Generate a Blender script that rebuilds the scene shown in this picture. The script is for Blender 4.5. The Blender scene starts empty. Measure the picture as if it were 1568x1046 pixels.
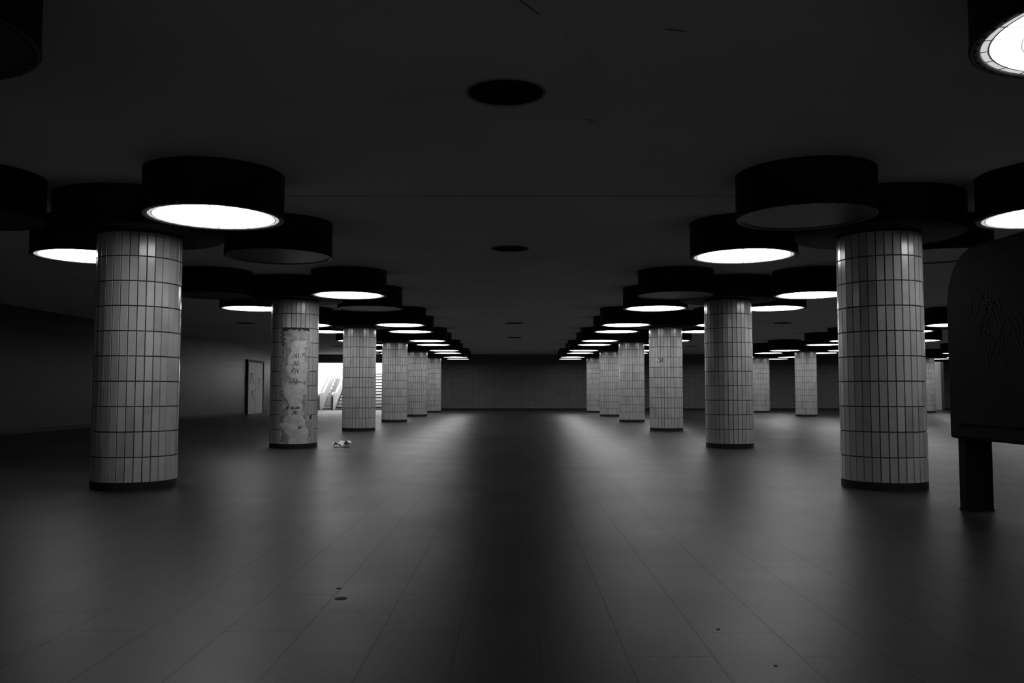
import bpy, bmesh, math, random
from mathutils import Vector
random.seed(7)
PI=math.pi
CEIL=2.875; WALLY=44.0; XL=-11.2; XR=27.0; YB=-4.0
S=6.1; C0=8.54; CX=3.76
LAMP_L=10.0

# ---------------- material helpers ----------------
def mat(name):
    m=bpy.data.materials.new(name); m.use_nodes=True
    nt=m.node_tree; b=nt.nodes.get('Principled BSDF')
    return m,nt,b
def N(nt,t,**kw):
    n=nt.nodes.new(t)
    for k,v in kw.items(): setattr(n,k,v)
    return n
def g(v): return (v,v,v,1)
def math_(nt,op,a,b=None,clamp=False):
    n=N(nt,'ShaderNodeMath',operation=op); n.use_clamp=clamp
    for i,v in enumerate((a,b)):
        if v is None: continue
        if isinstance(v,(int,float)): n.inputs[i].default_value=v
        else: nt.links.new(v,n.inputs[i])
    return n.outputs[0]
def ramp(nt,src,stops):
    r=N(nt,'ShaderNodeValToRGB'); e=r.color_ramp.elements
    e[0].position,e[0].color=stops[0][0],g(stops[0][1])
    e[1].position,e[1].color=stops[-1][0],g(stops[-1][1])
    for p,v in stops[1:-1]:
        x=e.new(p); x.color=g(v)
    nt.links.new(src,r.inputs[0]); return r.outputs[0]
def simple(name,v,rough=.6,metal=0,noise=0.0,nscale=6,bump=0.0,spec=.5):
    m,nt,b=mat(name)
    b.inputs['Roughness'].default_value=rough; b.inputs['Metallic'].default_value=metal
    b.inputs['Specular IOR Level'].default_value=spec
    tc=N(nt,'ShaderNodeTexCoord'); no=N(nt,'ShaderNodeTexNoise'); no.inputs['Scale'].default_value=nscale; no.inputs['Detail'].default_value=6
    nt.links.new(tc.outputs['Object'],no.inputs['Vector'])
    nt.links.new(ramp(nt,no.outputs[0],[(.3,max(0,v*(1-noise))),(.7,v*(1+noise))]),b.inputs['Base Color'])
    if bump:
        bp=N(nt,'ShaderNodeBump'); bp.inputs['Strength'].default_value=bump; bp.inputs['Distance'].default_value=.01
        nt.links.new(no.outputs[0],bp.inputs['Height']); nt.links.new(bp.outputs[0],b.inputs['Normal'])
    return m

def floor_mat():
    m,nt,b=mat('floor_paving')
    tc=N(nt,'ShaderNodeTexCoord'); 
    mp=N(nt,'ShaderNodeMapping'); mp.inputs['Rotation'].default_value=(0,0,PI/2); mp.inputs['Location'].default_value=(0,-.14,0); nt.links.new(tc.outputs['Object'],mp.inputs[0])
    br=N(nt,'ShaderNodeTexBrick'); br.offset=.5; br.inputs['Scale'].default_value=1
    br.inputs['Brick Width'].default_value=.62; br.inputs['Row Height'].default_value=.31
    br.inputs['Mortar Size'].default_value=.0035; br.inputs['Mortar Smooth'].default_value=.3
    br.inputs['Color1'].default_value=g(.027); br.inputs['Color2'].default_value=g(.035); br.inputs['Mortar'].default_value=g(.024)
    nt.links.new(mp.outputs[0],br.inputs['Vector'])
    n1=N(nt,'ShaderNodeTexNoise'); n1.inputs['Scale'].default_value=1.1; n1.inputs['Detail'].default_value=9; n1.inputs['Roughness'].default_value=.6
    n2=N(nt,'ShaderNodeTexNoise'); n2.inputs['Scale'].default_value=110; n2.inputs['Detail'].default_value=3
    for n in (n1,n2): nt.links.new(tc.outputs['Object'],n.inputs['Vector'])
    r1=ramp(nt,n1.outputs[0],[(.3,.68),(.7,1.0)]); r2=ramp(nt,n2.outputs[0],[(.35,.45),(.6,.68),(.72,1.0)])
    mx=N(nt,'ShaderNodeMix',data_type='RGBA',blend_type='MULTIPLY'); mx.inputs[0].default_value=1
    nt.links.new(br.outputs[0],mx.inputs[6]); nt.links.new(r1,mx.inputs[7])
    my=N(nt,'ShaderNodeMix',data_type='RGBA',blend_type='MULTIPLY'); my.inputs[0].default_value=1
    nt.links.new(mx.outputs[2],my.inputs[6]); nt.links.new(r2,my.inputs[7])
    nt.links.new(my.outputs[2],b.inputs['Base Color'])
    rr=math_(nt,'ADD',ramp(nt,n1.outputs[0],[(.3,.36),(.7,.42)]),math_(nt,'MULTIPLY',br.outputs['Fac'],.06))
    nt.links.new(rr,b.inputs['Roughness'])
    nt.links.new(math_(nt,'SUBTRACT',.19,math_(nt,'MULTIPLY',br.outputs['Fac'],.05)),b.inputs['Specular IOR Level'])
    bp=N(nt,'ShaderNodeBump'); bp.inputs['Strength'].default_value=.3; bp.inputs['Distance'].default_value=.002
    nt.links.new(n2.outputs[0],bp.inputs['Height']); nt.links.new(bp.outputs[0],b.inputs['Normal'])
    return m
def walltile_mat(name,v,axis,spec=.35):
    m,nt,b=mat(name)
    tc=N(nt,'ShaderNodeTexCoord'); sp=N(nt,'ShaderNodeSeparateXYZ'); cb=N(nt,'ShaderNodeCombineXYZ')
    nt.links.new(tc.outputs['Object'],sp.inputs[0])
    nt.links.new(sp.outputs[axis],cb.inputs[0]); nt.links.new(sp.outputs[2],cb.inputs[1])
    br=N(nt,'ShaderNodeTexBrick'); br.offset=0; br.inputs['Scale'].default_value=1
    br.inputs['Brick Width'].default_value=.36; br.inputs['Row Height'].default_value=.24
    br.inputs['Mortar Size'].default_value=.006
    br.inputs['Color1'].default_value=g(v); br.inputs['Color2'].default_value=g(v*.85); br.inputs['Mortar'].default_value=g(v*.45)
    nt.links.new(cb.outputs[0],br.inputs['Vector']); nt.links.new(br.outputs[0],b.inputs['Base Color'])
    b.inputs['Roughness'].default_value=.4; b.inputs['Specular IOR Level'].default_value=spec
    bp=N(nt,'ShaderNodeBump'); bp.invert=True; bp.inputs['Strength'].default_value=.4; bp.inputs['Distance'].default_value=.004
    nt.links.new(br.outputs['Fac'],bp.inputs['Height']); nt.links.new(bp.outputs[0],b.inputs['Normal'])
    return m
def coltile_mat():
    m,nt,b=mat('column_glazed_tile')
    ge=N(nt,'ShaderNodeNewGeometry'); oi=N(nt,'ShaderNodeObjectInfo')
    tc=N(nt,'ShaderNodeTexCoord'); no=N(nt,'ShaderNodeTexNoise'); no.inputs['Scale'].default_value=3; no.inputs['Detail'].default_value=8; no.inputs['Roughness'].default_value=.7
    no.noise_dimensions='4D'
    nt.links.new(tc.outputs['Object'],no.inputs['Vector']); nt.links.new(math_(nt,'MULTIPLY',oi.outputs['Random'],20),no.inputs['W'])
    a=ramp(nt,ge.outputs['Random Per Island'],[(0,.28),(.12,.34),(1,.40)])
    c=ramp(nt,no.outputs[0],[(.3,.76),(.5,.96),(.7,1.0)])
    mx=N(nt,'ShaderNodeMix',data_type='RGBA',blend_type='MULTIPLY'); mx.inputs[0].default_value=1
    nt.links.new(a,mx.inputs[6]); nt.links.new(c,mx.inputs[7]); nt.links.new(mx.outputs[2],b.inputs['Base Color'])
    nt.links.new(ramp(nt,ge.outputs['Random Per Island'],[(0,.16),(1,.24)]),b.inputs['Roughness'])
    b.inputs['Specular IOR Level'].default_value=.6
    return m
def lampface(name,on):
    m,nt,b=mat(name)
    tc=N(nt,'ShaderNodeTexCoord'); sp=N(nt,'ShaderNodeSeparateXYZ'); nt.links.new(tc.outputs['Object'],sp.inputs[0])
    x,y=sp.outputs[0],sp.outputs[1]
    r=math_(nt,'SQRT',math_(nt,'ADD',math_(nt,'MULTIPLY',x,x),math_(nt,'MULTIPLY',y,y)))
    an=math_(nt,'ARCTAN2',y,x)
    rad=math_(nt,'LESS_THAN',math_(nt,'ABSOLUTE',math_(nt,'SINE',math_(nt,'MULTIPLY',an,12))),.12)
    con=math_(nt,'LESS_THAN',math_(nt,'ABSOLUTE',math_(nt,'SINE',math_(nt,'MULTIPLY',r,PI/.13))),.09)
    line=math_(nt,'MAXIMUM',rad,con)
    outer=math_(nt,'GREATER_THAN',r,.515)
    if on:
        s=math_(nt,'SUBTRACT',1.0,math_(nt,'MULTIPLY',line,.945))
        k=math_(nt,'SUBTRACT',1.0,math_(nt,'MULTIPLY',outer,.94))
        s2=math_(nt,'MAXIMUM',s,math_(nt,'LESS_THAN',r,.20))
        st=math_(nt,'MULTIPLY',math_(nt,'MULTIPLY',s2,k),LAMP_L)
        b.inputs['Base Color'].default_value=g(.5)
        b.inputs['Emission Color'].default_value=g(1)
        nt.links.new(st,b.inputs['Emission Strength'])
    else:
        nt.links.new(ramp(nt,line,[(0,.05),(1,.02)]),b.inputs['Base Color'])
    b.inputs['Roughness'].default_value=.4
    return m

M_floor=floor_mat()
M_ceil=simple('ceiling_paint',.86,.9,noise=.06,nscale=.7,bump=.1,spec=.2)
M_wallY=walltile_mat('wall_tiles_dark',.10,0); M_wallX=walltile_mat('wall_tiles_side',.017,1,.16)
M_tile=coltile_mat()
M_grout=simple('grout_dark',.02,.9,noise=.3)
M_base=simple('black_plinth',.012,.6,spec=.2)
M_black=simple('black_painted_metal',.007,.6,noise=.4,nscale=3,spec=.15)
M_disp=simple('black_display_enamel',.007,.7,noise=.4,nscale=3,spec=.08)
M_rim=simple('lamp_rim',.08,.4,metal=.3)
M_on=lampface('lamp_lens_lit',True); M_off=lampface('lamp_lens_dark',False)
M_plast=simple('bare_plaster',.30,.9,noise=.35,nscale=14,bump=.7)
M_plast2=simple('plaster_patch',.48,.9,noise=.2,nscale=9,bump=.5)
M_ink=simple('graffiti_ink',.02,.6)
M_ink2=simple('graffiti_scratch',.018,.6,spec=.1)
M_white=simple('stairwell_white',.8,.6,noise=.05)
M_conc=simple('stair_concrete',.45,.8,noise=.1,nscale=8)
M_crack=simple('ceiling_crack',.18,.9)
M_ventshade=simple('vent_painted_shade',.004,.9,spec=.05)  # flat disc, no depth: shade inside the vent opening painted as near-black
M_ventrim=simple('vent_rim',.3,.8)
M_gum=simple('gum_stain',.012,.8)
M_paper=simple('paper_white',.85,.8)
M_door=simple('door_paint',.3,.5,noise=.1)
M_steel=simple('escalator_steel',.10,.4)

# ---------------- mesh helpers ----------------
def link(ob,parent=None):
    bpy.context.scene.collection.objects.link(ob)
    if parent: ob.parent=parent
    return ob
def finish(bm,name,mats,loc=(0,0,0),parent=None):
    me=bpy.data.meshes.new(name); bm.normal_update(); bm.to_mesh(me); bm.free()
    for m in mats: me.materials.append(m)
    ob=bpy.data.objects.new(name,me); ob.location=loc
    return link(ob,parent)
def box(bm,x0,x1,y0,y1,z0,z1,mi=0):
    vs=[bm.verts.new(p) for p in ((x0,y0,z0),(x1,y0,z0),(x1,y1,z0),(x0,y1,z0),(x0,y0,z1),(x1,y0,z1),(x1,y1,z1),(x0,y1,z1))]
    for f in ((0,3,2,1),(4,5,6,7),(0,1,5,4),(1,2,6,5),(2,3,7,6),(3,0,4,7)):
        fa=bm.faces.new([vs[i] for i in f]); fa.material_index=mi
def revolve(bm,prof,seg,mis,smooth=True,a0=0):
    rings=[]
    for r,z in prof:
        if r<1e-6: rings.append([bm.verts.new((0,0,z))])
        else: rings.append([bm.verts.new((r*math.cos(a0+2*PI*i/seg),r*math.sin(a0+2*PI*i/seg),z)) for i in range(seg)])
    for k in range(len(prof)-1):
        A,B=rings[k],rings[k+1]
        for i in range(seg):
            j=(i+1)%seg
            if len(A)==1: vs=[A[0],B[j],B[i]]
            elif len(B)==1: vs=[A[i],A[j],B[0]]
            else: vs=[A[i],A[j],B[j],B[i]]
            f=bm.faces.new(vs); f.material_index=mis[k]; f.smooth=smooth
    return rings

# ---------------- shell ----------------
bm=bmesh.new(); box(bm,XL-.3,XR+.3,YB-.3,WALLY+9,-.2,0); finish(bm,'floor',[M_floor])
bm=bmesh.new(); box(bm,XL-.3,XR+.3,YB-.3,WALLY+.3,CEIL,CEIL+.25); ceil=finish(bm,'ceiling',[M_ceil])
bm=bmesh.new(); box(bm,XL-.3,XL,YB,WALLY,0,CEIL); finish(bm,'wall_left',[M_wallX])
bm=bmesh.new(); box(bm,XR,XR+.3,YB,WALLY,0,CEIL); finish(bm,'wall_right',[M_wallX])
OP=[(-10.5,-6.3,2.45),(21.0,22.2,2.5)]
bm=bmesh.new()
xs=[XL-.3]+[v for o in OP for v in o[:2]]+[XR+.3]
for i in range(0,len(xs),2): box(bm,xs[i],xs[i+1],WALLY,WALLY+.3,0,CEIL)
for a,b_,h in OP: box(bm,a,b_,WALLY,WALLY+.3,h,CEIL)
finish(bm,'wall_far',[M_wallY])
bm=bmesh.new()
for i in range(0,len(xs),2): box(bm,xs[i],xs[i+1],WALLY-.02,WALLY,0,.10)
finish(bm,'baseboard_far',[M_base])
bm=bmesh.new(); box(bm,XL,XL+.02,YB,WALLY-.02,0,.1); finish(bm,'baseboard_left',[M_base])

def ribbon(bm,pts,w,mapf,mi=0):
    prev=None
    for i,(x,y) in enumerate(pts):
        a=pts[max(i-1,0)]; b=pts[min(i+1,len(pts)-1)]
        dx,dy=b[0]-a[0],b[1]-a[1]; L=math.hypot(dx,dy) or 1
        nx,ny=-dy/L*w/2,dx/L*w/2
        cur=(bm.verts.new(mapf(x+nx,y+ny)),bm.verts.new(mapf(x-nx,y-ny)))
        if prev:
            f=bm.faces.new((prev[0],prev[1],cur[1],cur[0])); f.material_index=mi
        prev=cur
bm=bmesh.new()
cm=lambda x,y:(x,y,CEIL-.002)
def jag(x0,y0,x1,y1,n=8,a=.02):
    return [(x0+(x1-x0)*i/n+random.uniform(-a,a),y0+(y1-y0)*i/n+random.uniform(-a,a)) for i in range(n+1)]
ribbon(bm,jag(-2.3,8.28,2.5,8.28,20,.004),.014,cm)
ribbon(bm,jag(-9,20.5,9,20.5,20,.004),.014,cm)
ribbon(bm,jag(4.2,8.2,4.5,5.6,10),.014,cm)
ribbon(bm,jag(4.5,5.6,4.3,3.4,10),.014,cm)
ribbon(bm,jag(.85,4.42,.97,4.45,3,.003),.012,cm)
ribbon(bm,jag(.02,4.0,.18,4.25,6,.004),.008,cm)
ribbon(bm,jag(.3,4.4,.6,5.1,6,.02),.002,cm)
ribbon(bm,jag(.55,5.9,.60,5.95,3,.01),.012,cm)
finish(bm,'ceiling_cracks',[M_crack],parent=ceil)

# ---------------- ceiling vents ----------------
bm=bmesh.new()
revolve(bm,[(.262,0),(.254,-.008),(.246,-.008),(.242,-.002),(0,-.002)],48,[0,0,0,1])
me=None
for (x,y) in [(-.01,5.38),(-.02,11.35),(.03,23.8),(.03,30.2),(-7.55,23.8),(7.55,23.8),(-7.55,11.4),(7.55,11.4),(-7.55,36),(7.55,36)]:
    if me is None:
        ob=finish(bm,'ceiling_vent',[M_ventrim,M_ventshade],loc=(x,y,CEIL)); me=ob.data
    else:
        ob=bpy.data.objects.new('ceiling_vent',me); ob.location=(x,y,CEIL); link(ob)

# ---------------- lamps ----------------
def lamp_mesh(on):
    bm=bmesh.new()
    rings=revolve(bm,[(0,0),(.6,0),(.6,-.03),(.597,-.035),(.597,-.372),(.602,-.376),(.602,-.388),(.592,-.392),(.556,-.392),(.551,-.384)],64,[0,0,0,0,0,0,0,1,1])
    f=bm.faces.new(rings[-1][::-1]); f.material_index=2
    f.normal_update()
    if f.normal.z>0: f.normal_flip()
    for i in range(44):
        a=2*PI*i/44; c,s=math.cos(a),math.sin(a)
        pts=[(.566,-.011),(.582,-.011),(.582,.011),(.566,.011)]
        vs=[bm.verts.new((c*p-s*q,s*p+c*q,-.3935)) for p,q in pts]
        f=bm.faces.new(vs[::-1]); f.material_index=0
    me=bpy.data.meshes.new('lamp_lit' if on else 'lamp_dark'); bm.normal_update(); bm.to_mesh(me); bm.free()
    for m in (M_black,M_rim,M_on if on else M_off): me.materials.append(m)
    return me
ML={True:lamp_mesh(True),False:lamp_mesh(False)}
HS=1.09
def cluster(cx,cy,st):
    sg=-1 if cx>0 else 1
    for (dx,dy),on in zip(((-HS,-HS),(-HS,HS),(HS,-HS),(HS,HS)),st):
        ob=bpy.data.objects.new('ceiling_lamp',ML[bool(on)]); ob.location=(cx+dx+sg*(.05 if dy<0 else .015),cy+dy,CEIL); link(ob)
ROWS={-CX:{-1:(0,0,0,0),0:(0,1,1,0),1:(0,1,1,0)}, CX:{-1:(0,1,0,0),0:(0,1,1,0),1:(0,1,1,1)},
      11.3:{-1:(0,0,0,0),0:(0,0,0,0),1:(1,0,0,1)}, 18.85:{-1:(0,0,0,0),0:(0,0,0,0),1:(0,0,0,0)}}
# ---------------- columns ----------------
R=.40; NF=32
def column_mesh(damaged=False):
    bm=bmesh.new(); rnd=random.Random(3)
    tiltw=2*PI/NF
    revolve(bm,[(R-.010,.07),(R-.010,CEIL)],NF*2,[1],smooth=True)
    revolve(bm,[(R+.001,0),(R+.001,.07),(R-.010,.072)],NF*2,[2,2],smooth=False)
    zc=CEIL-.36
    revolve(bm,[(R-.01,zc),(.80,zc),(.81,zc+.01),(.81,CEIL)],64,[3,3,3])
    z0=.072; th=.2435; gap=.0034
    for k in range(12):
        za=z0+k*th; zb=min(za+th,CEIL-.37)
        if za>CEIL-.4: break
        for i in range(NF):
            a=(i)*tiltw; 
            ang=math.degrees((a+PI/2+PI)%(2*PI)-PI)
            if damaged:
                zm=(za+zb)/2
                lo=-20 if zm<1.1 else -16; hi=28+18*math.sin(zm*4)+(20 if zm<.5 else 0)
                if zm<1.95 and lo<ang<hi: continue
            t=rnd.uniform(-.0009,.0009); t2=rnd.uniform(-.0009,.0009)
            hw=R*math.tan(tiltw/2)-gap
            c,s=math.cos(a),math.sin(a)
            def P(u,z,r): return (c*r-s*u,s*r+c*u,z)
            o=[(-hw,za+gap,t),(hw,za+gap,-t),(hw,zb-gap,-t+t2),(-hw,zb-gap,t+t2)]
            bv=.003
            top=[bm.verts.new(P(u-math.copysign(bv,u),z+(bv if n<2 else -bv),R+d)) for n,(u,z,d) in enumerate(o)]
            bot=[bm.verts.new(P(u,z,R-.010)) for u,z,d in o]
            f=bm.faces.new(top); f.material_index=0
            for q in range(4):
                f=bm.faces.new((bot[q],bot[(q+1)%4],top[(q+1)%4],top[q])); f.material_index=0
    if damaged:
        def skin(off,z0_,z1_,lof,hif,mi,nz=40,jit=4,seed=1):
            rg=random.Random(seed); prev=None
            for kz in range(nz+1):
                z=z0_+(z1_-z0_)*kz/nz
                lo=lof(z)+rg.uniform(-jit,jit); hi=hif(z)+rg.uniform(-jit,jit)
                row=[]
                for q in range(15):
                    a=math.radians(-90+lo+(hi-lo)*q/14)
                    rr=R+off+rg.uniform(-.002,.002)-(.008 if q in(0,14) else 0)
                    zz=z+(rg.uniform(-.02,.02) if kz in(0,nz) and z>.2 else 0)
                    row.append(bm.verts.new((rr*math.cos(a),rr*math.sin(a),zz)))
                if prev:
                    for q in range(14):
                        f=bm.faces.new((prev[q],prev[q+1],row[q+1],row[q])); f.smooth=True; f.material_index=mi
                prev=row
        skin(.002,.075,1.98,lambda z:-22+5*math.sin(z*9),lambda z:46+12*math.sin(z*4)+(12 if z<.5 else 0),4,seed=1)
        skin(.007,.075,1.08,lambda z:-10+9*math.sin(z*11)+(8 if .44<z<.6 else 0),lambda z:46-6*z+8*math.sin(z*7),5,seed=2,nz=30,jit=5)
        skin(.007,1.12,1.80,lambda z:0+8*math.sin(z*8),lambda z:42+7*math.sin(z*11),5,seed=4,nz=22,jit=5)
        mp=lambda x,z:((R+.012)*math.cos(math.radians(-90)+x/R),(R+.012)*math.sin(math.radians(-90)+x/R),z)
        rg=random.Random(11)
        for (cx,cz,sz,w) in [(.12,1.55,.10,.008),(.13,1.42,.10,.007),(.12,1.3,.12,.007),(.1,1.14,.10,.007),(.16,.68,.06,.009),(.08,.68,.06,.009),(.0,.68,.05,.009),(.12,.60,.08,.009),(.2,.35,.05,.008)]:
            pts=[]; ph=rg.uniform(0,6)
            for n in range(12):
                pts.append((cx+sz*(n/11-.5)+sz*.15*math.sin(n*1.9+ph),cz+sz*.4*math.sin(n*1.35+ph)))
            ribbon(bm,pts,w,mp,6)
        for (cx,cz) in [(-.1,1.93),(-.09,1.78)]:
            ribbon(bm,[(cx-.02,cz+.07),(cx+.03,cz+.05),(cx-.01,cz),(cx+.03,cz-.02),(cx-.02,cz-.06)],.02,mp,6)
    me=bpy.data.meshes.new('tiled_column'+('_damaged' if damaged else '')); bm.normal_update(); bm.to_mesh(me); bm.free()
    for m in (M_tile,M_grout,M_base,M_black,M_plast,M_plast2,M_ink): me.materials.append(m)
    return me
MC=column_mesh(); MD=column_mesh(True)
for cx in (-CX,CX,11.3,18.85):
    for k in range(-1,6):
        cy=C0+S*k
        dam=(cx==-CX and k==1)
        ob=bpy.data.objects.new('tiled_column',MD if dam else MC); ob.location=(cx-(.035 if cx==CX else 0),cy,0); link(ob)
        if not dam: ob.rotation_euler[2]=2*PI/NF*((k*5)%NF)+ (0.09 if cx<0 else .02)
        cluster(cx,cy,ROWS[cx].get(k,(1,1,1,1)))

bm=bmesh.new(); 
mp=lambda x,z:(CX-.035+(R+.008)*math.cos(-PI/2+x/R),C0+2*S+(R+.008)*math.sin(-PI/2+x/R),z)
ribbon(bm,[(-.24,1.66),(-.19,1.67),(-.2,1.72),(-.24,1.75)],.02,mp); ribbon(bm,[(-.15,1.66),(-.15,1.76)],.02,mp)
finish(bm,'column_graffiti_tag',[M_ink])

# ---------------- display stand ----------------
root=bpy.data.objects.new('advertising_display_stand',None); link(root)
def rrect(y0,y1,z0,z1,rt,rb,n=10):
    P=[]
    for cy,cz,r,a0 in ((y1-rt,z1-rt,rt,0),(y0+rt,z1-rt,rt,90),(y0+rb,z0+rb,rb,180),(y1-rb,z0+rb,rb,270)):
        for i in range(n+1):
            a=math.radians(a0+90*i/n); P.append((cy+r*math.cos(a),cz+r*math.sin(a)))
    return P
def panel(name,x0,x1,P,m,bev=.012):
    bm=bmesh.new()
    A=[bm.verts.new((x0,y,z)) for y,z in P]; B=[bm.verts.new((x1,y,z)) for y,z in P]
    bm.faces.new(A); bm.faces.new(B[::-1])
    for i in range(len(P)):
        j=(i+1)%len(P); bm.faces.new((A[i],B[i],B[j],A[j]))
    bmesh.ops.recalc_face_normals(bm,faces=bm.faces)
    ob=finish(bm,name,[m],parent=root)
    bv=ob.modifiers.new('b','BEVEL'); bv.width=bev; bv.segments=2; bv.limit_method='ANGLE'
    return ob
panel('case',3.62,3.88,rrect(4.9,7.02,.57,2.08,.42,.03),M_disp,.02)
panel('frame_face',3.606,3.62,rrect(5.02,6.92,.69,1.97,.34,.02),M_disp,.004)
panel('frame_back',3.88,3.894,rrect(5.02,6.92,.69,1.97,.34,.02),M_disp,.004)
for i,y in enumerate((6.82,5.05)):
    bm=bmesh.new(); box(bm,3.635,3.85,y,y+.1,.012,.6); box(bm,3.63,3.855,y-.005,y+.105,0,.014)
    ob=finish(bm,'post_%d'%(i+1),[M_disp],parent=root)
bm=bmesh.new(); rg=random.Random(5); mp=lambda y,z:(3.603,y,z)
for (cy,cz,sz) in [(6.5,1.62,.12),(6.35,1.5,.14),(6.3,1.25,.12),(6.45,1.42,.08),(6.1,1.35,.16)]:
    ph=rg.uniform(0,6)
    ribbon(bm,[(cy+sz*math.sin(n*.5+ph),cz+sz*math.cos(n*.83+ph)) for n in range(18)],.010,mp)
finish(bm,'graffiti',[M_ink2],parent=root)

# ---------------- stairwells with daylight ----------------
def stair(a,b,h,name,e,n=12,y0=.9,off=1.1):
    bm=bmesh.new()
    for i in range(n):
        box(bm,a+off,b-.02,WALLY+y0+i*.3,WALLY+y0+n*.3+.8,i*.165,(i+1)*.165)
        box(bm,a+off,b-.02,WALLY+y0+i*.3-.012,WALLY+y0+i*.3-.002,(i+1)*.165-.05,(i+1)*.165,1)
    finish(bm,name,[M_conc,M_base])
    for nm,d in (('left',(a-.15,a,WALLY+.3,WALLY+6.5,0,5)),('right',(b,b+.15,WALLY+.3,WALLY+6.5,0,5)),('back',(a-.15,b+.15,WALLY+6.5,WALLY+6.65,0,5)),('front',(a-.15,b+.15,WALLY+.15,WALLY+.3,CEIL+.25,5))):
        bm=bmesh.new(); box(bm,*d); finish(bm,'wall_'+name+'_'+nm,[M_white])
    bm=bmesh.new(); box(bm,a-.15,b+.15,WALLY+.3,WALLY+6.65,5,5.1); finish(bm,'ceiling_'+name,[M_white])
    L=bpy.data.lights.new(name+'_daylight','AREA'); L.shape='RECTANGLE'; L.size=b-a-.3; L.size_y=5.5; L.energy=e
    o=bpy.data.objects.new(name+'_daylight',L); o.location=((a+b)/2,WALLY+3.4,4.95); link(o)
stair(*OP[0],'exit_staircase',750); stair(*OP[1],'side_exit_staircase',45,off=.02)
# low escalator balustrades beside the stairs
bm=bmesh.new()
P=[(WALLY+.5,.0),(WALLY+.5,.45)]
for i in range(9):
    t=math.radians(180-90*i/8); P.append((WALLY+.8+.3*math.cos(t),.6+.3*math.sin(t)))
P+=[(WALLY+1.5,.92),(WALLY+4.6,2.5),(WALLY+4.6,1.9),(WALLY+1.8,.5),(WALLY+1.6,0)]
for x in (-10.3,-9.6):
    A=[bm.verts.new((x,y,z)) for y,z in P]; B=[bm.verts.new((x+.12,y,z)) for y,z in P]
    bm.faces.new(A); bm.faces.new(B[::-1])
    for i in range(len(P)):
        j=(i+1)%len(P); bm.faces.new((A[i],B[i],B[j],A[j]))
bmesh.ops.recalc_face_normals(bm,faces=bm.faces)
for i in range(9): box(bm,-10.18,-9.6,WALLY+1.2+i*.38,WALLY+1.58+i*.38,0.0,.2*(i+1)-.1)
finish(bm,'escalator',[simple('escalator_panel',.3,.5)])

# ---------------- door on left wall ----------------
root2=bpy.data.objects.new('door_1',None); link(root2)
bm=bmesh.new()
for y0,y1,z0,z1 in ((35.5,35.6,0,2.2),(37.7,37.8,0,2.2),(35.5,37.8,2.2,2.3)): box(bm,XL,XL+.07,y0,y1,z0,z1)
finish(bm,'frame',[M_base],parent=root2)
bm=bmesh.new(); box(bm,XL,XL+.045,35.6,36.64,.01,2.2); box(bm,XL,XL+.045,36.66,37.7,.01,2.2); box(bm,XL+.045,XL+.1,36.5,36.56,1,1.05); box(bm,XL+.08,XL+.1,36.38,36.56,1,1.03)
finish(bm,'leaves',[M_door],parent=root2)
bm=bmesh.new(); mp=lambda y,z:(XL+.05,y,z)
for (cy,cz,sz) in [(36.1,1.5,.25),(37.1,1.3,.25),(36.2,.8,.2)]:
    ribbon(bm,[(cy+sz*math.sin(n*.5+cy),cz+sz*math.cos(n*.83+cy)) for n in range(18)],.03,mp)
finish(bm,'graffiti',[M_ink],parent=root2)

# ---------------- litter ----------------
bm=bmesh.new()
gv=[[bm.verts.new(((i-2.5)*.06+random.uniform(-.012,.012),(j-2)*.06,.006+.11*abs(math.sin(i*1.1+j*.8))*(.5+.5*random.random()))) for j in range(5)] for i in range(6)]
for i in range(5):
    for j in range(4): bm.faces.new((gv[i][j],gv[i+1][j],gv[i+1][j+1],gv[i][j+1]))
o=finish(bm,'crumpled_paper',[M_paper],loc=(-2.95,14.75,0))
bm=bmesh.new()
for x,y,r in ((-.75,3.95,.025),(.86,3.45,.008),(.95,3.0,.007),(-.8,4.15,.012)):
    vs=[bm.verts.new((x+r*(1+.3*random.random())*math.cos(a),y+r*math.sin(a),.0015)) for a in [2*PI*q/12 for q in range(12)]]; bm.faces.new(vs)
finish(bm,'floor_gum_stains',[M_gum])

# ---------------- camera / world ----------------
w=bpy.data.worlds.new('World'); bpy.context.scene.world=w; w.use_nodes=True
w.node_tree.nodes['Background'].inputs[0].default_value=(1,1,1,1)
w.node_tree.nodes['Background'].inputs[1].default_value=.24
cam=bpy.data.cameras.new('Camera'); cam.sensor_width=36; cam.lens=1300/1568*36; cam.clip_end=200
co=bpy.data.objects.new('Camera',cam); co.location=(.05,0,.945)
co.rotation_euler=(math.radians(90)+math.atan(77/1300),0,math.atan(5/1300)); link(co)
bpy.context.scene.camera=co
sc=bpy.context.scene
sc.view_settings.view_transform='Standard'; sc.view_settings.look='None'; sc.view_settings.exposure=0
